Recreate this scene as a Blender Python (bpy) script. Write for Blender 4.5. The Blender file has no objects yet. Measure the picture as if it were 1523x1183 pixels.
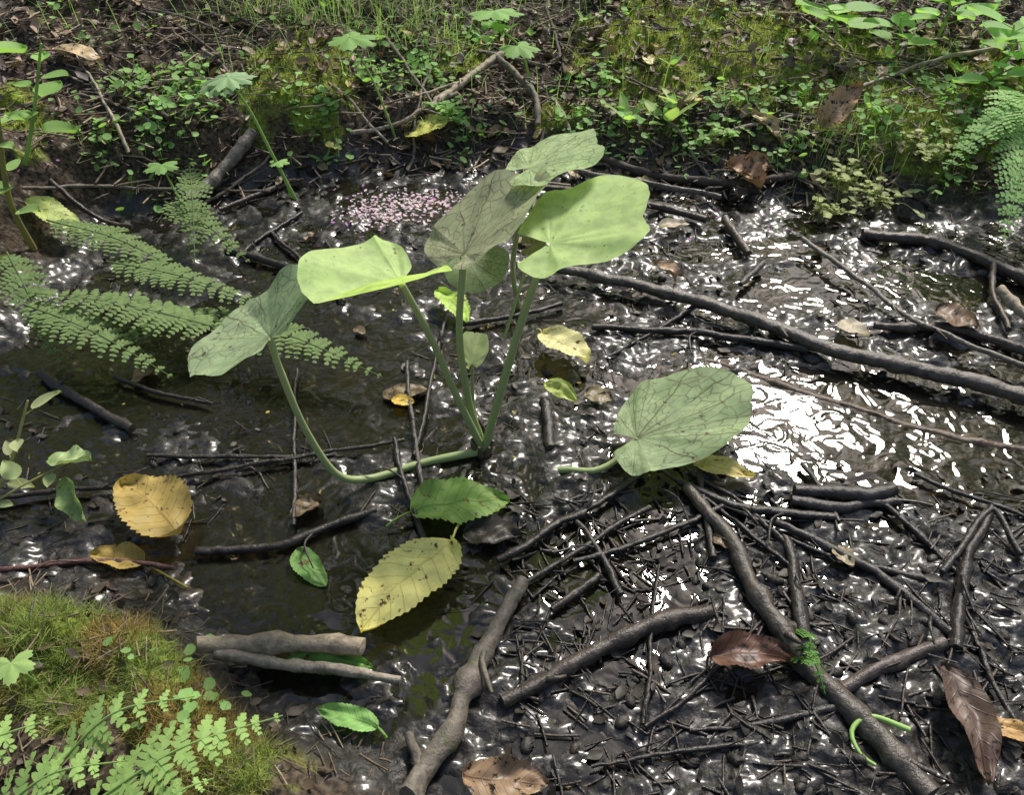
import bpy, math, random
import numpy as np
from mathutils import Vector
rng=np.random.default_rng(7); random.seed(7)
scene=bpy.context.scene
# ------------------------------------------------------------------ noise
def _h(ix,iy,s):
    h=(ix.astype(np.int64)*374761393+iy.astype(np.int64)*668265263+s*1442695041)&0xFFFFFFFF
    h=((h^(h>>13))*1274126177)&0xFFFFFFFF
    h=(h^(h>>16))&0xFFFFFFFF
    return h/4294967296.0
def pn(x,y,s=0):
    x0=np.floor(x);y0=np.floor(y);fx=x-x0;fy=y-y0
    u=fx*fx*fx*(fx*(fx*6-15)+10);v=fy*fy*fy*(fy*(fy*6-15)+10)
    def g(dx,dy):
        a=_h(x0+dx,y0+dy,s)*6.2831853
        return np.cos(a)*(fx-dx)+np.sin(a)*(fy-dy)
    a=g(0,0)*(1-u)+g(1,0)*u; b=g(0,1)*(1-u)+g(1,1)*u
    return (a*(1-v)+b*v)*1.5
def fbm(x,y,o=4,s=0):
    r=0;a=1;t=0
    for i in range(o):
        r=r+a*pn(x,y,s+i*17); t+=a; a*=.5; x=x*2.03+3.1; y=y*2.03+1.7
    return r/t*1.5
def worley(x,y,s=0):
    x0=np.floor(x);y0=np.floor(y);d=np.full(np.shape(x),9.0)
    for i in(-1,0,1):
        for j in(-1,0,1):
            px=x0+i+_h(x0+i,y0+j,s);py=y0+j+_h(x0+i,y0+j,s+5)
            d=np.minimum(d,(px-x)**2+(py-y)**2)
    return np.sqrt(d)
def ss(a,b,x):
    t=np.clip((x-a)/(b-a),0,1); return t*t*(3-2*t)
# ------------------------------------------------------------------ terrain
XS=[-4,-1.6,-.96,-.64,-.35,.13,.33,.71,1.0,2,5]; YS=[1.0,1.15,1.3,1.44,1.58,1.6,1.52,1.42,1.38,1.3,1.2]
def shore(x): return np.interp(x,XS,YS)
def near_edge(x): return np.interp(x,[-3,-.6,-.38,-.25,-.13,-.07,.02],[.62,.57,.53,.42,.36,.30,-.2])
def base_h(x,y):
    d=y-shore(x)
    st=np.interp(x,[-1,-.4,-.1,.3,1],[.12,.11,.05,.06,.07])
    h=st*ss(0,.16,d)+.2*np.clip(d-.08,0,1.6)+.03*np.clip(d-1.68,0,8)
    h=h+.10*ss(0,.2,-.76-x)*ss(.9,1.1,y)*(1-ss(0,.2,d))
    h=h+.07*ss(0,.12,near_edge(x)-y)
    h=h+.3*ss(-.1,-1.2,y)
    return h
MOSS=[(-.46,1.70,.11,.035),(-.45,1.82,.10,.02),(.45,1.95,.22,.01),(.66,1.86,.17,.015),(.30,1.99,.14,.01),(.86,1.60,.13,.03),
 (.78,1.74,.13,.01),(-.42,.43,.09,.018),(-.55,.50,.10,.018),(-.40,.51,.06,.012),(-1.02,1.5,.12,.02),(-.26,.34,.08,.004),(-.62,.40,.12,.0),
 (1.1,1.78,.13,.01),(-.95,1.05,.12,.02),(-.12,2.0,.1,.0),(.1,1.75,.05,.0)]
def moss_mask(x,y):
    m=0
    for a,b,r,h in MOSS: m=m+np.exp(-((x-a)**2+(y-b)**2)/(r*r))
    n=fbm(x*14,y*14,3,91)
    m=ss(.34,.60,m+n*.55)
    far=ss(2.2,2.6,y)*ss(-.1,.3,fbm(x*.8,y*.8,3,33))
    return np.maximum(m,far*.8)
POOLS=[(-.43,.97,.24,.13,.03),(-.27,.577,.15,.09,.025),(.128,.575,.085,.085,.03),(.42,.87,.17,.075,.03),(.62,.77,.2,.08,.03),(.477,1.17,.10,.055,.03),
 (.78,1.17,.09,.04,.025),(-.21,1.47,.14,.05,.012),(.05,1.10,.12,.06,.012),(-.21,.82,.13,.05,.012),(-.62,.76,.14,.05,.012),(.45,1.30,.2,.03,.01),(-.3,1.2,.15,.06,.012),
 (.33,.67,.12,.03,.01),(-.02,.7,.10,.03,.008),(.09,.47,.07,.03,.006),(-1.6,.95,.8,.2,.03),(1.8,.85,.9,.2,.03)]
def pool_mask(x,y):
    m=0
    for a,b,rx,ry,d in POOLS: m=m+d*np.exp(-(((x-a)/rx)**2+((y-b)/ry)**2)**1.5)
    return m
def H(x,y):
    x=np.asarray(x,float);y=np.asarray(y,float)
    b=base_h(x,y)
    bank=ss(.004,.05,b)
    wx=x+.02*fbm(x*9,y*9,2,50); wy=y+.02*fbm(x*9,y*9,2,60)
    d=.0015+.010*fbm(x*8,y*8,3,1)+.007*fbm(wx*24,wy*30,3,2)
    d=d+.0045*(.55-worley(wx*42,wy*55,3))*(1-bank*.5)+.0014*fbm(x*110,y*110,2,4)
    d=d+.007*ss(.0,.4,x)*ss(.72,.5,y)
    d=d-pool_mask(x,y)
    bk=.022*fbm(x*9,y*9,4,8)+.008*fbm(x*45,y*45,3,12)
    m=0
    for a,c,r,hh in MOSS: m=m+hh*np.exp(-((x-a)**2+(y-c)**2)/(r*r))
    return b+d*(1-bank)+bk*bank+m
def Hs(x,y): return float(H(np.array([x]),np.array([y]))[0])
def gz(x,y): return max(Hs(x,y),0.0)
# ------------------------------------------------------------------ mesh utils
class MB:
    def __init__(s): s.c=[]
    def add(s,V,F,C,UV=None,m=0):
        V=np.asarray(V,float).reshape(-1,3); F=np.asarray(F,int); C=np.asarray(C,float)
        if C.ndim==1: C=np.tile(C,(len(V),1))
        if UV is None: UV=np.zeros((len(V),2))
        s.c.append((V,F,C,np.asarray(UV,float),m))
    def build(s,name,mats,parent=None,smooth=True):
        off=0;Vs=[];L=[];LS=[];MI=[];Cs=[];Us=[];lo=0
        for V,F,C,U,m in s.c:
            Vs.append(V);Cs.append(C);Us.append(U)
            k=F.shape[1]; L.append((F+off).ravel()); LS.append(lo+np.arange(len(F))*k); MI.append(np.full(len(F),m)); lo+=F.size; off+=len(V)
        V=np.concatenate(Vs);L=np.concatenate(L);LS=np.concatenate(LS);MI=np.concatenate(MI);C=np.concatenate(Cs);U=np.concatenate(Us)
        me=bpy.data.meshes.new(name); me.vertices.add(len(V)); me.vertices.foreach_set('co',V.ravel())
        me.loops.add(len(L)); me.loops.foreach_set('vertex_index',L.astype(np.int32))
        me.polygons.add(len(LS)); me.polygons.foreach_set('loop_start',LS.astype(np.int32))
        me.update(calc_edges=True)
        me.polygons.foreach_set('material_index',MI.astype(np.int32)); me.polygons.foreach_set('use_smooth',np.full(len(LS),smooth))
        at=me.color_attributes.new('Col','FLOAT_COLOR','POINT'); at.data.foreach_set('color',np.c_[C,np.ones(len(C))].ravel())
        uv=me.uv_layers.new(name='UVMap'); uv.data.foreach_set('uv',U[L].ravel())
        me.validate()
        for m in mats: me.materials.append(m)
        o=bpy.data.objects.new(name,me); scene.collection.objects.link(o)
        if parent: o.parent=parent
        return o
def empty(name,loc=(0,0,0)):
    o=bpy.data.objects.new(name,None); scene.collection.objects.link(o); o.empty_display_size=.05; return o
def rot(yaw,pitch,roll):
    n=len(yaw);cy,sy,cp,sp,cr,sr=np.cos(yaw),np.sin(yaw),np.cos(pitch),np.sin(pitch),np.cos(roll),np.sin(roll)
    R=np.empty((n,3,3))
    R[:,0,0]=cy*cp;R[:,0,1]=cy*sp*sr-sy*cr;R[:,0,2]=cy*sp*cr+sy*sr
    R[:,1,0]=sy*cp;R[:,1,1]=sy*sp*sr+cy*cr;R[:,1,2]=sy*sp*cr-cy*sr
    R[:,2,0]=-sp;R[:,2,1]=cp*sr;R[:,2,2]=cp*cr
    return R
def scatter(mb,T,F,pos,R,sc,col,uv=None,m=0):
    T=np.asarray(T,float);F=np.asarray(F,int);N=len(pos);k=len(T)
    sc=np.asarray(sc,float)
    if sc.ndim==1: sc=sc[:,None]*np.ones(3)
    V=np.einsum('nij,nkj->nki',R,T[None]*sc[:,None,:])+pos[:,None,:]
    FF=(F[None]+(np.arange(N)*k)[:,None,None]).reshape(-1,F.shape[1])
    C=np.repeat(col,k,axis=0) if np.ndim(col)==2 else col
    U=None if uv is None else np.tile(uv,(N,1))
    mb.add(V.reshape(-1,3),FF,C,U,m)
def smoothpath(P,step):
    P=[np.array(p,float) for p in P]
    if len(P)<2: return np.array(P)
    Q=[2*P[0]-P[1]]+P+[2*P[-1]-P[-2]]; out=[]
    for i in range(1,len(Q)-2):
        n=max(2,int(np.linalg.norm(Q[i+1]-Q[i])/step))
        for j in range(n):
            t=j/n;a,b,c,d=Q[i-1],Q[i],Q[i+1],Q[i+2]
            out.append(.5*((2*b)+(-a+c)*t+(2*a-5*b+4*c-d)*t*t+(-a+3*b-3*c+d)*t**3))
    out.append(P[-1]); return np.array(out)
def tube(mb,P,r0,r1,col,sides=9,step=.012,wob=0.,m=0,knots=0,raw=False,col2=None):
    P=np.array(P,float) if raw else smoothpath(P,step); n=len(P)
    if wob: P=P+rng.normal(0,wob,P.shape)*np.array([1,1,.5])
    t=np.linspace(0,1,n); r=r0+(r1-r0)*t
    if knots:
        ph=rng.uniform(0,50); r=r*(1+.10*pn(t*n*.35+ph,t*0,5)*1.5)
        for _ in range(knots): r=r*(1+.28*np.exp(-((t-rng.uniform(.05,.95))/(.9/n))**2))
    T=np.gradient(P,axis=0);T/=np.linalg.norm(T,axis=1)[:,None]+1e-9
    up=np.array([0,0,1.]) if abs(T[:,2]).mean()<.8 else np.array([1.,0,0])
    A=np.cross(T,up);A/=np.linalg.norm(A,axis=1)[:,None]+1e-9;B=np.cross(A,T)
    an=np.arange(sides)/sides*2*np.pi
    rr=r[:,None]*(1+(.07*rng.normal(size=(n,sides))+.08*rng.normal(size=(1,sides)) if knots else 0))
    V=P[:,None]+rr[...,None]*(np.cos(an)[None,:,None]*A[:,None]+np.sin(an)[None,:,None]*B[:,None])
    V=V.reshape(-1,3);U=np.stack([np.repeat(t*n*step,sides),np.tile(np.arange(sides)/sides,n)],1)
    i=np.arange(n-1)[:,None]*sides;j=np.arange(sides)[None];j2=(j+1)%sides
    F=np.stack([i+j,i+j2,i+sides+j2,i+sides+j],-1).reshape(-1,4)
    C=np.tile(np.array(col,float),(len(V),1))
    if col2 is not None: C=C*(1-np.repeat(t,sides)[:,None])+np.array(col2)*np.repeat(t,sides)[:,None]
    mb.add(V,F,C,U,m)
    for e,rg in((0,0),(n-1,(n-1)*sides)):
        Vc=np.vstack([V[rg:rg+sides],P[e]+ (T[e]*r[e]*.3*(1 if e else -1))]); Fc=[(k,(k+1)%sides,sides) for k in range(sides)]
        mb.add(Vc,Fc,C[0]*1.15 if knots else C[rg],None,m)
# ------------------------------------------------------------------ node helper
class NT:
    def __init__(s,name):
        s.m=bpy.data.materials.new(name); s.m.use_nodes=True; s.t=s.m.node_tree; s.t.nodes.clear()
    def n(s,ty,ins={},**kw):
        nd=s.t.nodes.new(ty)
        for k,v in kw.items(): setattr(nd,k,v)
        for k,v in ins.items():
            if hasattr(v,'is_linked') or hasattr(v,'links'): s.t.links.new(v,nd.inputs[k])
            else: nd.inputs[k].default_value=v
        return nd
    def math(s,op,a,b=0.0,c=None):
        nd=s.t.nodes.new('ShaderNodeMath');nd.operation=op
        for i,v in enumerate((a,b) if c is None else (a,b,c)):
            if isinstance(v,(int,float)): nd.inputs[i].default_value=v
            else: s.t.links.new(v,nd.inputs[i])
        return nd.outputs[0]
    def mix(s,f,a,b,bl='MIX'):
        nd=s.t.nodes.new('ShaderNodeMix');nd.data_type='RGBA';nd.blend_type=bl
        for i,v in ((0,f),(6,a),(7,b)):
            if isinstance(v,(int,float)): nd.inputs[i].default_value=v
            elif isinstance(v,tuple): nd.inputs[i].default_value=(*v,1)
            else: s.t.links.new(v,nd.inputs[i])
        return nd.outputs[2]
    def ramp(s,f,a,b):
        nd=s.n('ShaderNodeMapRange',{0:f,1:a,2:b}); nd.clamp=True; return nd.outputs[0]
    def noise(s,vec,scale,detail=4,rough=.55,dist=0.):
        nd=s.n('ShaderNodeTexNoise',{'Scale':scale,'Detail':detail,'Roughness':rough,'Distortion':dist}); s.t.links.new(vec,nd.inputs['Vector']); return nd.outputs[0]
    def out(s,sh):
        o=s.t.nodes.new('ShaderNodeOutputMaterial'); s.t.links.new(sh,o.inputs[0]); return s.m
def ground_mat():
    k=NT('mud_moss_soil'); pos=k.n('ShaderNodeNewGeometry').outputs['Position']
    at=k.n('ShaderNodeAttribute',attribute_name='Col'); sp=k.n('ShaderNodeSeparateColor',{0:at.outputs['Color']})
    moss,soil,silt=sp.outputs
    n1=k.noise(pos,24,4,.6); n2=k.noise(pos,130,2,.6)
    mud=k.mix(k.ramp(n1,.35,.7),(.012,.0105,.0095),(.034,.029,.025))
    mud=k.mix(k.ramp(n2,.5,.72),mud,(.055,.047,.04))
    mud=k.mix(silt,mud,k.mix(k.ramp(n1,.3,.7),(.035,.026,.015),(.085,.058,.030)))
    so=k.mix(k.ramp(n2,.35,.68),(.024,.018,.014),(.12,.09,.062))
    mo=k.mix(k.ramp(n2,.3,.7),(.09,.11,.02),(.28,.34,.06))
    mo=k.mix(k.ramp(n1,.50,.72),mo,(.17,.13,.06))
    c=k.mix(soil,mud,so); c=k.mix(moss,c,mo)
    dry=k.math('MAXIMUM',k.math('MULTIPLY',soil,.9),moss)
    rg=k.math('ADD',k.math('MULTIPLY',n1,.35),.36); rg=k.math('ADD',k.math('MULTIPLY',rg,k.math('SUBTRACT',1.0,dry)),k.math('MULTIPLY',dry,.85))
    hgt=k.math('ADD',k.math('MULTIPLY',n2,.7),n1)
    b=k.n('ShaderNodeBump',{'Strength':.6,'Distance':.006,'Height':hgt})
    b2=k.n('ShaderNodeBump',{'Strength':.30,'Distance':.006,'Height':k.noise(pos,50,1,.4)})
    p=k.n('ShaderNodeBsdfPrincipled',{'Base Color':c,'Roughness':rg,'Normal':b.outputs[0],'IOR':1.45,'Coat Roughness':.21,'Coat IOR':1.45,'Coat Normal':b2.outputs[0]})
    k.t.links.new(k.math('SUBTRACT',.32,k.math('MULTIPLY',dry,.22)),p.inputs['Specular IOR Level'])
    k.t.links.new(k.math('MULTIPLY',k.math('SUBTRACT',1.0,dry),k.ramp(k.noise(pos,14,2),.32,.55)),p.inputs['Coat Weight'])
    return k.out(p.outputs[0])
def water_mat():
    k=NT('stream_water'); pos=k.n('ShaderNodeNewGeometry').outputs['Position']
    h=k.math('ADD',k.noise(pos,8,1,.5,.8),k.math('MULTIPLY',k.noise(pos,30,1,.5,1.2),.34))
    b=k.n('ShaderNodeBump',{'Strength':.42,'Distance':.02,'Height':h})
    fr=k.n('ShaderNodeFresnel',{'IOR':1.55,'Normal':b.outputs[0]})
    tr=k.n('ShaderNodeBsdfTransparent',{'Color':(.70,.64,.50,1)})
    gl=k.n('ShaderNodeBsdfGlossy',{'Color':(1,1,1,1),'Roughness':.025,'Normal':b.outputs[0]})
    df=k.n('ShaderNodeBsdfDiffuse',{'Color':(.035,.031,.022,1)})
    a=k.n('ShaderNodeMixShader',{0:.30,1:tr.outputs[0],2:df.outputs[0]})
    m=k.n('ShaderNodeMixShader',{0:fr.outputs[0],1:a.outputs[0],2:gl.outputs[0]})
    return k.out(m.outputs[0])
def soft_mat(name,trans):
    k=NT(name); at=k.n('ShaderNodeAttribute',attribute_name='Col').outputs['Color']
    d=k.n('ShaderNodeBsdfDiffuse',{'Color':at}); t=k.n('ShaderNodeBsdfTranslucent',{'Color':k.mix(1.0,at,(1.5,1.5,.9),'MULTIPLY')})
    return k.out(k.n('ShaderNodeMixShader',{0:trans,1:d.outputs[0],2:t.outputs[0]}).outputs[0])
def leaf_mat(name,vein=0,vs=.5,trans=.4,rough=.45,spot=(.08,.04,.015),spotamt=.0,vcol=None,spec=.4,nscale=60,bump=1.):
    k=NT(name); at=k.n('ShaderNodeAttribute',attribute_name='Col').outputs['Color']
    if not vein and not spotamt:
        c=at; p=k.n('ShaderNodeBsdfPrincipled',{'Base Color':c,'Roughness':rough})
        p.inputs['Specular IOR Level'].default_value=spec
        t=k.n('ShaderNodeBsdfTranslucent',{'Color':k.mix(1.0,c,(1.5,1.6,.8),'MULTIPLY')})
        return k.out(k.n('ShaderNodeMixShader',{0:trans,1:p.outputs[0],2:t.outputs[0]}).outputs[0])
    geo=k.n('ShaderNodeNewGeometry'); pos=geo.outputs['Position']
    n=k.noise(pos,nscale,3); c=k.mix(k.ramp(n,.3,.75),k.mix(1.0,at,(.78,.78,.78),'MULTIPLY'),k.mix(1.0,at,(1.18,1.15,1.1),'MULTIPLY'))
    hg=n
    if vein:
        uv=k.n('ShaderNodeUVMap').outputs[0]; sx=k.n('ShaderNodeSeparateXYZ',{0:uv}); U,R=sx.outputs[0],sx.outputs[1]
        if vein==2:
            nz=k.math('MULTIPLY',k.math('SUBTRACT',k.noise(pos,40,2),.5),.03)
            f=k.math('PINGPONG',k.math('MULTIPLY',k.math('ADD',U,nz),13.0),.5)
            v1=k.ramp(k.math('MULTIPLY',f,R),.030,.008)
            cv=k.n('ShaderNodeCombineXYZ',{0:k.math('MULTIPLY',k.math('ADD',U,nz),30.0),1:k.math('MULTIPLY',k.math('POWER',R,.8),9.0)})
            vo=k.n('ShaderNodeTexVoronoi',{'Scale':1.0,'Vector':cv.outputs[0]},feature='DISTANCE_TO_EDGE',voronoi_dimensions='2D')
            v2=k.math('MULTIPLY',k.ramp(vo.outputs[0],.09,.02),.7); v=k.math('MAXIMUM',v1,v2)
            v=k.math('MULTIPLY',v,k.ramp(k.noise(pos,25,2),.30,.55))
        else:
            aR=k.math('ABSOLUTE',R); f=k.math('PINGPONG',k.math('SUBTRACT',k.math('MULTIPLY',U,9.0),k.math('MULTIPLY',aR,1.6)),.5)
            v=k.math('MAXIMUM',k.ramp(f,.09,.02),k.ramp(aR,.06,.02))
        dk=k.mix(1.0,c,vcol,'MULTIPLY') if vcol else k.mix(1.0,c,(1.35,1.3,1.2),'MULTIPLY')
        c=k.mix(k.math('MULTIPLY',v,vs),c,dk); hg=k.math('ADD',n,k.math('MULTIPLY',v,-.6*bump))
    if spotamt: 
        c=k.mix(k.ramp(k.noise(pos,95,4,.65),.66-spotamt*.2,.72-spotamt*.2),c,spot)
    b=k.n('ShaderNodeBump',{'Strength':.4*bump,'Distance':.0015,'Height':hg})
    p=k.n('ShaderNodeBsdfPrincipled',{'Base Color':c,'Roughness':rough,'Normal':b.outputs[0]}); p.inputs['Specular IOR Level'].default_value=spec
    t=k.n('ShaderNodeBsdfTranslucent',{'Color':k.mix(1.0,c,(1.4,1.45,.9),'MULTIPLY')})
    m=k.n('ShaderNodeMixShader',{0:trans,1:p.outputs[0],2:t.outputs[0]})
    return k.out(m.outputs[0])
def bark_mat(name,rough=.35,moss=0.):
    k=NT(name); at=k.n('ShaderNodeAttribute',attribute_name='Col').outputs['Color']; pos=k.n('ShaderNodeNewGeometry').outputs['Position']
    n=k.noise(pos,80,5,.68)
    c=k.mix(k.ramp(n,.3,.7),k.mix(1.0,at,(.45,.45,.45),'MULTIPLY'),k.mix(1.0,at,(1.7,1.65,1.6),'MULTIPLY'))
    if moss: c=k.mix(k.ramp(k.noise(pos,28,4),.60,.70),c,(.08,.10,.02))
    b=k.n('ShaderNodeBump',{'Strength':.8,'Distance':.004,'Height':n})
    p=k.n('ShaderNodeBsdfPrincipled',{'Base Color':c,'Roughness':k.math('ADD',k.math('MULTIPLY',n,.3),rough-.15),'Normal':b.outputs[0]})
    return k.out(p.outputs[0])
M_ground=ground_mat(); M_water=water_mat()
M_big=leaf_mat('marsh_leaf_green',2,.28,.42,.6,vcol=(.6,.72,.5),spot=(.24,.20,.10),spotamt=.05,bump=.5,spec=.25)
M_bigv=leaf_mat('marsh_leaf_veined',2,.85,.34,.6,vcol=(.34,.24,.24),spot=(.12,.08,.06),spotamt=.15,bump=.5,spec=.2)
M_stem=leaf_mat('stem_green',0,0,.1,.45,spec=.3)
M_fall=leaf_mat('fallen_leaf',1,.45,.20,.55,vcol=(.66,.58,.42),spot=(.12,.06,.025),spotamt=.32,nscale=45,spec=.25)
M_dead=leaf_mat('dead_leaf',1,.4,.05,.45,vcol=(.6,.55,.5),spot=(.02,.012,.008),spotamt=.5,nscale=45)
M_fern=leaf_mat('fern_frond',0,0,.3,.7,spec=.12)
M_herb=leaf_mat('herb_leaf',0,0,.38,.6,spec=.2)
M_moss=soft_mat('moss_strand',.35)
M_tree=soft_mat('tree_foliage',.5)
M_wet=bark_mat('wet_bark',.36); M_dry=bark_mat('dry_bark',.75); M_mb=bark_mat('mossy_bark',.6,1); M_cone=bark_mat('alder_cone_scale',.55)
M_lit=leaf_mat('litter',0,0,.05,.55)
# ------------------------------------------------------------------ ground sheet
def axis(lo,hi,step_fn,far,g=1.09):
    a=[lo]
    while a[-1]<hi: a.append(a[-1]+step_fn(a[-1]))
    st=step_fn(a[-1]); up=a[-1]
    while up<far: st*=g; up+=st; a.append(up)
    st=step_fn(lo); dn=lo; pre=[]
    while dn>-far: st*=g; dn-=st; pre.append(dn)
    return np.array(pre[::-1]+a)
gx=axis(-1.3,1.3,lambda v:.004,150); gy=axis(.22,2.4,lambda v:.0028+max(0,v-.6)*.0028,150)
X,Y=np.meshgrid(gx,gy); Z=H(X,Y); ny,nx=X.shape
Z=Z+ss(4,12,np.hypot(X,Y))*.35*fbm(X*.12,Y*.12,3,70)
mo=moss_mask(X,Y)*ss(.02,.05,base_h(X,Y)); b=base_h(X,Y); so=ss(.015,.05,b); si=ss(.008,.022,pool_mask(X,Y))*(.5+.5*ss(-.2,.3,fbm(X*7,Y*7,2,40)))
i=np.arange(ny-1)[:,None]*nx;j=np.arange(nx-1)[None];F=np.stack([i+j,i+j+1,i+nx+j+1,i+nx+j],-1).reshape(-1,4)
g=MB(); g.add(np.stack([X,Y,Z],-1).reshape(-1,3),F,np.stack([mo,so,si],-1).reshape(-1,3)); g.build('ground',[M_ground])
wx=np.linspace(-12,12,25);wy=np.linspace(-.6,1.75,6);WX,WY=np.meshgrid(wx,wy)
i=np.arange(5)[:,None]*25;j=np.arange(24)[None];F=np.stack([i+j,i+j+1,i+25+j+1,i+25+j],-1).reshape(-1,4)
g=MB(); g.add(np.stack([WX,WY,WX*0],-1).reshape(-1,3),F,(0,0,0)); g.build('stream_water',[M_water])
# ------------------------------------------------------------------ marsh plant
plant=empty('marsh_marigold_plant')
def bigleaf(name,A,T,W1,W2,col,back=.4,mat=None,cup=.10,und=.03,seed=0,b2=None,notch=.28,sq=.0,tipp=.05):
    A,T,W1,W2=[np.array(p,float) for p in (A,T,W1,W2)]; a=T-A;w1=W1-A;w2=W2-A
    nrm=np.cross(a,w1-w2); nrm/=np.linalg.norm(nrm)
    if nrm[2]<0: nrm=-nrm
    size=np.linalg.norm(a)
    nt,nr=121,16; th=np.linspace(-math.pi+notch,math.pi-notch,nt); r=np.linspace(0,1,nr)
    TH,R=np.meshgrid(th,r,indexing='ij')
    O=1+tipp*np.exp(-(TH/.22)**2)-.20*ss(2.2,math.pi,np.abs(TH))**2+.012*np.abs(np.sin(TH*15))+.02*np.sin(TH*5+seed)+sq*np.sin(2*TH)**2
    c=np.cos(TH)*O*R; s=np.sin(TH)*O*R
    bk=np.where(TH>0,back,back if b2 is None else b2)
    ca=np.where(c<0,c*bk,c)
    V=A+ca[...,None]*a+np.where(s>0,s,0)[...,None]*w1+np.where(s<0,-s,0)[...,None]*w2
    d=cup*size*(R**2)*(.35)-cup*size*.9*R*np.exp(-(np.abs(TH)/.5)**2)*.3+und*size*R*np.sin(TH*7+seed)*R+und*.8*size*pn(TH*2.2+seed,R*2.5,seed)*R
    d=d+.010*size*np.abs(np.sin(TH*6.5))*R*(1.1-R)*3*.6
    V=V+d[...,None]*nrm
    U=np.stack([TH/(2*math.pi)+.5,R],-1)
    i=np.arange(nt-1)[:,None]*nr;j=np.arange(nr-1)[None];F=np.stack([i+j,i+j+1,i+nr+j+1,i+nr+j],-1).reshape(-1,4)
    C=np.array(col)[None,None]*(1+.12*pn(TH*1.5,R*2,seed+3))[...,None]
    mb=MB(); mb.add(V.reshape(-1,3),F,C.reshape(-1,3),U.reshape(-1,2)); return mb.build(name,[mat or M_big],plant)
Pm=lambda *a:[tuple(c/1000 for c in p) for p in a]
bl=(.62,.82,.33)
bigleaf('leaf_left',*Pm((-266,700,258),(-318,790,232),(-342,655,239),(-212,740,316)),(.40,.52,.30),.38,M_bigv,seed=1)
bigleaf('leaf_bright_left',*Pm((-121,740,302),(-203,672,321),(-160,800,320),(-73,676,361)),bl,.25,M_big,seed=2,cup=.05,sq=.20,tipp=-.03)
bigleaf('leaf_centre',*Pm((-55,800,303),(23,880,356),(-90,855,306),(-5,780,332)),(.44,.47,.29),.32,M_bigv,seed=3,sq=.08)
bigleaf('leaf_centre_lower',*Pm((-57,850,267),(-45,800,250),(-88,840,264),(-5,870,259)),(.32,.42,.24),.3,M_bigv,seed=4)
bigleaf('leaf_top',*Pm((21,900,360),(100,930,378),(33,980,353),(47,850,366)),(.46,.60,.30),.45,M_bigv,seed=5,sq=.10)
bigleaf('leaf_bright_right',*Pm((42,780,329),(148,800,353),(62,880,341),(54,730,322)),bl,.42,M_big,seed=6,cup=.07,sq=.14,tipp=-.02,notch=.34)
bigleaf('leaf_low_right',*Pm((166,760,43),(320,800,66),(198,858,59),(182,700,38)),(.40,.52,.28),.27,M_bigv,seed=7,cup=.05,sq=.06,tipp=0.,notch=.2)
bigleaf('leaf_young',*Pm((-51,800,140),(-50,840,153),(-66,810,159),(-31,820,146)),(.46,.55,.28),.4,M_big,seed=8)
bigleaf('leaf_behind',*Pm((25,850,285),(50,860,292),(30,900,290),(30,830,285)),(.32,.32,.2),.7,M_bigv,seed=9)
st=MB(); sc1=(.33,.41,.18); sc2=(.40,.44,.22)
def stem(P,r0=.006,r1=.004,c=sc1,c2=sc2): tube(st,Pm(*P),r0*.95,r1,c,8,.01,col2=c2)
stem([(-43,771,6),(-90,757,8),(-129,745,7),(-189,715,12),(-225,700,38),(-249,695,121),(-261,695,207),(-266,700,257)])
stem([(-40,775,0),(-46,778,20),(-71,770,108),(-97,755,218),(-121,740,301)])
stem([(-41,785,0),(-45,790,20),(-57,790,78),(-65,790,191),(-56,800,300)],.0055)
stem([(8,1118,0),(10,1110,10),(1,1050,121),(10,970,248),(21,900,358)],.0045,.0035)
stem([(-38,772,0),(-34,778,20),(-14,780,111),(11,780,219),(30,780,290),(42,780,328)],.0065,.0045)
stem([(60,738,2),(76,733,10),(108,729,12),(138,742,18),(166,760,42)],.005,.004)
stem([(-42,785,0),(-52,798,70),(-51,800,139)],.003,.002)
stem([(-10,800,180),(10,825,240),(25,850,284)],.002,.002)
for a in range(7):
    an=a*.9; tube(st,[(-.041+.006*math.cos(an),.775+.006*math.sin(an),-.005),(-.041+.016*math.cos(an),.775+.014*math.sin(an),.02+.01*random.random())],.006,.002,(.16,.12,.08),6,.01)
st.build('stems',[M_stem],plant)
# ------------------------------------------------------------------ sticks
def stick(name,P,r0,r1,col,mat,lift=0.,knots=3,twigs=0,mid=0.):
    r0*=.8;r1*=.8
    mb=MB(); n=len(P); pts=[]
    dense=smoothpath([(p[0]/1000,p[1]/1000,0) for p in P],.04)
    for k,p in enumerate(dense):
        t=k/max(1,len(dense)-1)
        z=max(float(base_h(np.array([p[0]]),np.array([p[1]]))[0])+.004,Hs(p[0],p[1])*.5,.0)
        pts.append((p[0]+random.gauss(0,.002),p[1]+random.gauss(0,.002),z+(r0+(r1-r0)*t)*.35+lift+mid*math.sin(t*math.pi)))
    tube(mb,pts,r0,r1,col,10,.009,.0005,0,knots)
    for _ in range(twigs):
        q=pts[random.randrange(len(pts)-1)]; an=random.uniform(0,6.28); L=random.uniform(.02,.07)
        tube(mb,[q,(q[0]+math.cos(an)*L*.5,q[1]+math.sin(an)*L*.5,q[2]+.012),(q[0]+math.cos(an+.3)*L,q[1]+math.sin(an+.3)*L,q[2]+.008)],r1*.4,r1*.2,col,6,.01,.0004,0,1)
    mb.build(name,[mat])
dk=(.034,.028,.024);db=(.072,.053,.04);gr=(.16,.135,.105);pl=(.32,.27,.20)
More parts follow.
